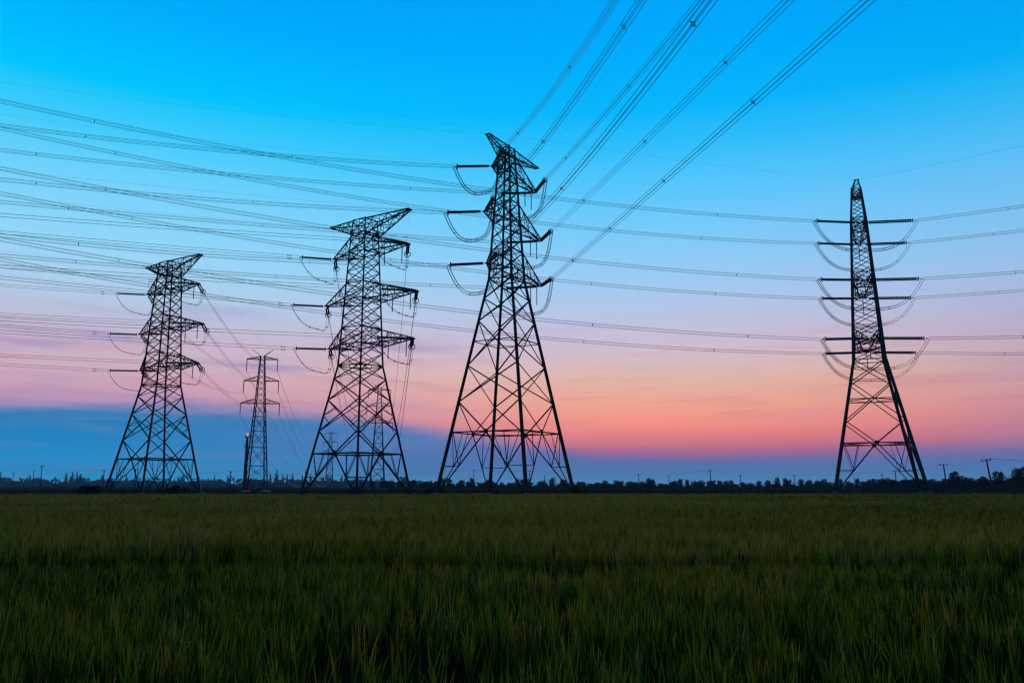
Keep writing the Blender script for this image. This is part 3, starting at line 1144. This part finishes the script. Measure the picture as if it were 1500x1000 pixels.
PROTO = {'round': [round_tree(40 + i) for i in range(6)], 'poplar': [poplar_tree(60 + i) for i in range(5)],
         'bare': [bare_tree(80 + i) for i in range(4)], 'shrub': [shrub(90 + i) for i in range(4)]}
TREE_NAMES = {'round': ('round_tree', 'tree', 'crown'), 'poplar': ('poplar_tree', 'tree', 'crown'), 'bare': ('sparse_tree', 'tree', 'crown'), 'shrub': ('shrub', 'shrub', 'foliage')}
PX = 1218.0


def plant(kind, px, Y, h_scale, w_scale, label, group):
    """px: bearing given as photo column; converted to a ground position at depth Y."""
    x = (px - 750) / PX * Y
    tr, cr = random.choice(PROTO[kind])
    nm, cat, crown = TREE_NAMES[kind]
    o = empty(nm, (x, Y, 0), random.uniform(0, 6.28))
    o.scale = (w_scale, w_scale, h_scale)
    tag(o, label, cat, group)
    mesh_obj('trunk', tr, o)
    mesh_obj(crown, cr, o)
    return o


# long even row of small round trees, centre to right
px = 618.0
while px < 1262:
    Y = 430 + random.uniform(-25, 25)
    h = random.uniform(0.65, 1.4)
    between = [q for lim, q in ((660, 'left of the tallest pylon'), (715, 'between its two left legs'), (775, 'between the inner legs of the tallest pylon'), (845, 'between the right legs of the tallest pylon'),
                                (930, 'just right of the tallest pylon'), (1030, 'left of the dark mid-horizon pole'), (1050, 'beside the dark mid-horizon pole'),
                                (1160, 'right of the dark mid-horizon pole'), (9999, 'just left of the right-hand pylon')) if px < lim][0]
    between = between.replace('its two left legs', 'the left legs of the tallest pylon')
    plant('round', px, Y, h, random.uniform(0.8, 1.45), 'small round dark tree in the horizon row, ' + between,
          'row trees ' + between)
    px += random.choice((random.uniform(3.5, 7), random.uniform(8, 13))) if not 862 < px < 892 else 5.5
# denser, taller belt at the right
px = 1268.0
while px < 1540:
    t = (px - 1268) / 270
    h = random.uniform(0.9, 1.3) + 0.15 * t
    dense_at = [q for lim, q in ((1355, 'behind the right-hand pylon'), (1385, 'left of the upright T-shaped pole'), (1450, 'between the two T-shaped poles'), (9999, 'right of the leaning pole')) if px < lim][0]
    plant('round', px, 330 - 40 * t + random.uniform(-20, 20), h, random.uniform(1.1, 1.6), 'dark bushy tree in the dense belt ' + dense_at, 'dense belt ' + dense_at)
    px += random.uniform(6.5, 10)
plant('round', 1398, 300, 1.75, 1.3, 'rounded treetop rising over the dense belt between the two T-shaped poles', 'taller trees in the belt')
plant('round', 1463, 280, 1.7, 1.35, 'rounded treetop rising over the belt just right of the leaning pole', 'taller trees in the belt')
plant('round', 1494, 275, 2.0, 1.5, 'tallest dark tree of the belt at the right edge of the picture', 'taller trees in the belt')
# left: taller hazy poplars, ragged
for px0 in (112, 118, 420, 405, 413, 429, 443, 447, 455, 500, 506):
    plant('poplar', px0 + random.uniform(-1, 1), random.uniform(1350, 1600), random.uniform(1.8, 2.6), random.uniform(2.4, 3.4), 'tall narrow hazy tree on the left horizon', 'tall narrow trees on the left horizon')
px = -30.0
while px < 620:
    kind = random.choice(('poplar', 'bare', 'bare', 'round', 'round'))
    Y = random.uniform(1500, 2200)
    s = {'poplar': random.uniform(1.3, 2.5), 'bare': random.uniform(1.5, 2.6), 'round': random.uniform(2.8, 4.2)}[kind]
    where = [q for lim, q in ((25, 'at the left edge'), (62, 'around the two-bar pole'), (155, 'between the two-bar pole and the leftmost pylon'), (295, 'behind the leftmost pylon'),
                              (352, 'between the leftmost pylon and the lamp mast'), (392, 'behind the slim pylon'), (448, 'between the slim pylon and second pylon'), (999, 'behind the second pylon')) if px < lim][0]
    plant(kind, px, Y, s, s * random.uniform(0.9, 1.3) * (1.5 if kind == 'poplar' else 1.2),
          {'poplar': 'slim', 'bare': 'thin-crowned', 'round': 'rounded'}[kind] + ' hazy blue tree in the far wood ' + where, 'far wood ' + where)
    px += random.uniform(2.2, 6.5)
for px0 in (546, 560, 566, 574, 586, 606):
    plant('round', px0, 420, random.uniform(0.9, 1.25), 1.2, 'small dark tree behind the right legs of the second pylon from the left', 'small trees behind the second pylon')
# shrubs at the pylon feet and field edge
for px0, Y, s, lab in ((127, 146, .95, 'wide dark shrub left of the leftmost pylon, left half'), (139, 147, 1.15, 'wide dark shrub left of the leftmost pylon, right half'),
                       (262, 147, 1.1, 'dark rounded shrub at the right feet of the leftmost pylon'), (244, 149, .7, 'low dark shrub under the middle of the leftmost pylon'),
                       (181, 150, .6, 'low dark shrub under the left side of the leftmost pylon'), (205, 149, .6, 'low dark shrub by the inner left foot of the leftmost pylon'),
                       (518, 143, .85, 'dark shrub at the nearest foot of the second pylon from the left'), (634, 148, .9, 'dark shrub at the left foot of the tallest pylon'),
                       (700, 150, .6, 'small dark shrub at the inner left foot of the tallest pylon'), (726, 150, .6, 'small dark shrub under the middle of the tallest pylon'),
                       (771, 146, .7, 'small dark shrub at the inner right foot of the tallest pylon'), (842, 148, .95, 'dark shrub at the right foot of the tallest pylon'),
                       (852, 149, .7, 'low dark shrub just right of the tallest pylon'), (476, 146, .5, 'low dark shrub at the left feet of the second pylon from the left')):
    plant('shrub', px0, Y, s * 1.15, s, lab, 'shrubs at the pylon feet')

# distant scrub and hedges that read as one mass
def hedge(n, Y0, Y1, px0, px1, h, size, seed):
    r = np.random.default_rng(seed)
    Y = r.uniform(Y0, Y1, n)
    p = r.uniform(px0, px1, n)
    X = (p - 750) / PX * Y
    hh = h * (0.65 + 0.22 * lowfreq(p, Y * 0.01, 0.12, seed + 1) + 0.12 * lowfreq(p, Y * 0.01, 0.6, seed + 2))
    hh = np.clip(hh, 0.2 * h, None)
    P = np.stack([X, Y, r.uniform(0, 1, n) ** 0.8 * hh], 1)
    a = r.normal(size=(n, 3))
    a /= np.linalg.norm(a, axis=1, keepdims=True)
    b = np.cross(a, r.normal(size=(n, 3)))
    b /= np.linalg.norm(b, axis=1, keepdims=True)
    s = size * r.uniform(0.6, 1.3, n)[:, None]
    V = np.stack([P - a * s, P + b * s * .6, P + a * s, P - b * s * .6], 1)
    V[:, :, 2] = np.maximum(V[:, :, 2], 0.02)
    T = (np.arange(n)[:, None, None] * 4 + np.array([(0, 1, 2), (0, 2, 3)])[None]).reshape(-1, 3)
    return V.reshape(-1, 3), T, np.repeat(np.clip(r.normal(.4, .25, n), 0, 1), 4)


scrub = mesh_obj('scrub', big_tri_mesh('scrub', [hedge(46000, 1350, 1650, -60, 640, 12.5, 1.1, 5), hedge(16000, 520, 600, 600, 1300, 2.6, 0.45, 6),
                                                hedge(12000, 300, 330, 1255, 1560, 3.6, 0.35, 8), hedge(9000, 1300, 1400, -60, 1560, 7.0, 1.1, 9), hedge(20000, 175, 420, 560, 1620, 1.5, 0.2, 12), hedge(12000, 700, 1100, -120, 600, 2.0, 0.4, 13), hedge(9000, 148, 164, 360, 640, 0.75, 0.12, 14), hedge(9000, 150, 168, 900, 1620, 0.7, 0.12, 15), hedge(5000, 148, 164, -120, 330, 0.7, 0.12, 16)], M_LEAF))
tag(scrub, 'low hazy scrub and hedges in one mass along the horizon', 'scrub', kind='stuff')


# ------------------------------------------------------------------ small poles and their wires
ME_POLE = py_mesh('pole', *lathe([(0.17, 0.0), (0.15, 3.0), (0.12, 7.6), (0.11, 8.2)], 8), M_WOOD, True)


def t_pole(px, Y, h, label, tilt=0.0, arm=1.0, two=False):
    x = (px - 750) / PX * Y
    o = empty('utility_pole', (x, Y, 0), random.uniform(-.15, .15))
    o.rotation_euler[1] = tilt
    tag(o, label, 'utility pole', 'utility poles on the horizon')
    p = mesh_obj('pole', ME_POLE, o)
    p.scale = (1.5, 1.5, h / 8.2)
    beam('crossarm', (-arm, 0, h - 0.15), (arm, 0, h - 0.15), 0.2, o, ME_BAR)
    if two:
        beam('crossarm', (-arm * .7, 0.001, h - 1.0), (arm * .7, 0.001, h - 1.0), 0.16, o, ME_BAR)
    for q in (-0.9, 0.0, 0.9):
        place_between(mesh_obj('insulator', ME_STRING_S, o), (q * arm, 0, h - 0.06), (q * arm, 0, h + 0.32), 0.09)
    top = Matrix.Rotation(tilt, 4, 'Y') @ Vector((0, 0, h + 0.3))
    return Vector((x, Y, 0)) + top


tp = []
for px0, Y, top_y, lab, tilt, arm, two in (
        (1454, 200, 673, 'leaning T-shaped utility pole near the right edge', -0.12, 1.25, False),
        (1387, 255, 680, 'T-shaped utility pole right of the right-hand pylon', -0.06, 1.25, False),
        (1313, 340, 690, 'short utility pole between the right legs of the right-hand pylon', 0, .8, False),
        (1293, 430, 695, 'small far utility pole behind the middle of the right-hand pylon', 0, .9, False),
        (1164, 480, 696, 'small far utility pole left of the right-hand pylon', 0, .9, False),
        (1085, 480, 696, 'small far utility pole right of the dark mid-horizon pole', 0, .9, False),
        (1041, 370, 689, 'dark utility pole over the row trees, midway between tallest and right-hand pylons', 0, .9, False),
        (980, 520, 697, 'faint far utility pole left of the dark mid-horizon pole', 0, .8, False),
        (936, 500, 695, 'faint far utility pole nearer the tallest pylon, on its right', 0, .8, False),
        (798, 520, 697, 'faint utility pole inside the right legs of the tallest pylon', 0, .7, False),
        (776, 460, 690, 'utility pole by the inner right leg of the tallest pylon', 0, .6, False),
        (694, 460, 689, 'utility pole inside the left legs of the tallest pylon', 0, .5, False)):
    h = 1.9 + (711 - top_y) * Y / PX
    tp.append(t_pole(px0, Y, h, lab, tilt, arm, two))
tl = []
for px0, Y, top_y, lab, arm, two in (
        (337, 330, 691, 'utility pole just left of the mast with the pink lamp', .5, False),
        (314, 520, 696, 'small far utility pole right of the leftmost pylon', .6, False),
        (197, 330, 687, 'utility pole inside the legs of the leftmost pylon', .9, False),
        (151, 380, 689, 'bare utility pole at the left foot of the leftmost pylon', .4, False),
        (59, 420, 682, 'tall utility pole with two crossbars near the left edge', 1.1, True),
        (48, 520, 689, 'thin far utility pole beside the two-bar pole near the left edge', .8, False),
        (18, 560, 692, 'far utility pole closest to the left edge', 1.4, True)):
    h = 1.9 + (711 - top_y) * Y / PX
    tl.append(t_pole(px0, Y, h, lab, 0, arm, two))


def pole_wire(label, a, b, sag, r=0.02):
    for k, off in enumerate((-0.8, 0.8)):
        o = Vector((off, 0, 0))
        bundle_line(label + (', left strand' if k == 0 else ', right strand'), sagged(a + o, b + o, sag, 16), 1, r, 0, 'small wires between poles')


rw = [('between the two T-shaped poles at right', tp[0], tp[1], 1.2),
      ('right of the right-hand pylon', tp[1], tp[2], 1.0),
      ('behind the right-hand pylon', tp[2], tp[4], 1.0), ('left of the right-hand pylon', tp[4], tp[5], .7),
      ('right of the dark mid-horizon pole', tp[5], tp[6], .7), ('left of the dark mid-horizon pole', tp[6], tp[8], 1.0),
      ('right of the tallest pylon', tp[8], tp[10], .8), ('between the legs of the tallest pylon', tp[10], tp[11], .6),
      ('between the tallest pylon and the mast', tp[11], tl[0], 2.2), ('left of the pink-lamp mast', tl[0], tl[2], 1.2),
      ('through the leftmost pylon', tl[2], tl[3], .6), ('left of the leftmost pylon', tl[3], tl[4], 1.2)]
for nm, a, b, s in rw:
    pole_wire('thin wire low on the horizon ' + nm, a, b, s)
pole_wire('thin wire leaving the right edge from the leaning pole', tp[0], tp[0] + Vector((26, -40, 0.2)), 1.4)
pole_wire('thin wire leaving the left edge from the two-bar pole', tl[4], Vector((-330, 420, 11.5)), 1.6)

# ------------------------------------------------------------------ mast with beacon
mx = (358.5 - 750) / PX * 400
mast = empty('beacon_mast', (mx, 400, 0))
tag(mast, 'tapered mast with two platforms and a glowing pink lamp, beside the small slim pylon', 'mast')
mesh_obj('shaft', py_mesh('shaft', *lathe([(0.95, 0), (0.85, 8), (0.68, 18), (0.55, 25.3)], 12), M_STEEL, True), mast)
for z, r in ((25.2, 1.25), (20.6, 1.3)):
    pl = mesh_obj('platform', py_mesh('platform', *merge([lathe([(r * .8, z - .25), (r, z), (r, z + .12)], 12)] + [bar_data((r * .95 * math.cos(a), r * .95 * math.sin(a), z + .1), (r * .95 * math.cos(a), r * .95 * math.sin(a), z + 1.1), .1) for a in [k * math.pi / 4 for k in range(8)]]), M_STEEL), mast)
    tv, tf = torus(r * .95, .05)
    rl = mesh_obj('railing', py_mesh('railing', [(x, y, w + z + 1.1) for x, y, w in tv], tf, M_STEEL), pl)
mesh_obj('lamp', py_mesh('lamp', *lathe([(0.2, 25.3), (0.45, 25.7), (0.6, 26.2), (0.5, 26.8), (0.2, 27.1)], 12), M_LAMP, True), mast)

# ------------------------------------------------------------------ haze
hz_v = [(x, y, z) for z in (-1.0, 78.0) for x, y in ((-4300, -4300), (4300, -4300), (4300, 4300), (-4300, 4300))]
hz_f = [(3, 2, 1, 0), (4, 5, 6, 7), (0, 1, 5, 4), (1, 2, 6, 5), (2, 3, 7, 6), (3, 0, 4, 7)]
M_HAZE = bpy.data.materials.new('evening_haze')
M_HAZE.use_nodes = True
ht = M_HAZE.node_tree
ht.nodes.clear()
ho = ht.nodes.new('ShaderNodeOutputMaterial')
hv = ht.nodes.new('ShaderNodeVolumePrincipled')
hv.inputs['Color'].default_value = (0.4, 0.72, 1.0, 1)
hv.inputs['Density'].default_value = 0.00014
hv.inputs['Anisotropy'].default_value = 0.0
ht.links.new(hv.outputs[0], ho.inputs['Volume'])
haze = mesh_obj('haze', py_mesh('haze', hz_v, hz_f, M_HAZE))
tag(haze, kind='stuff')
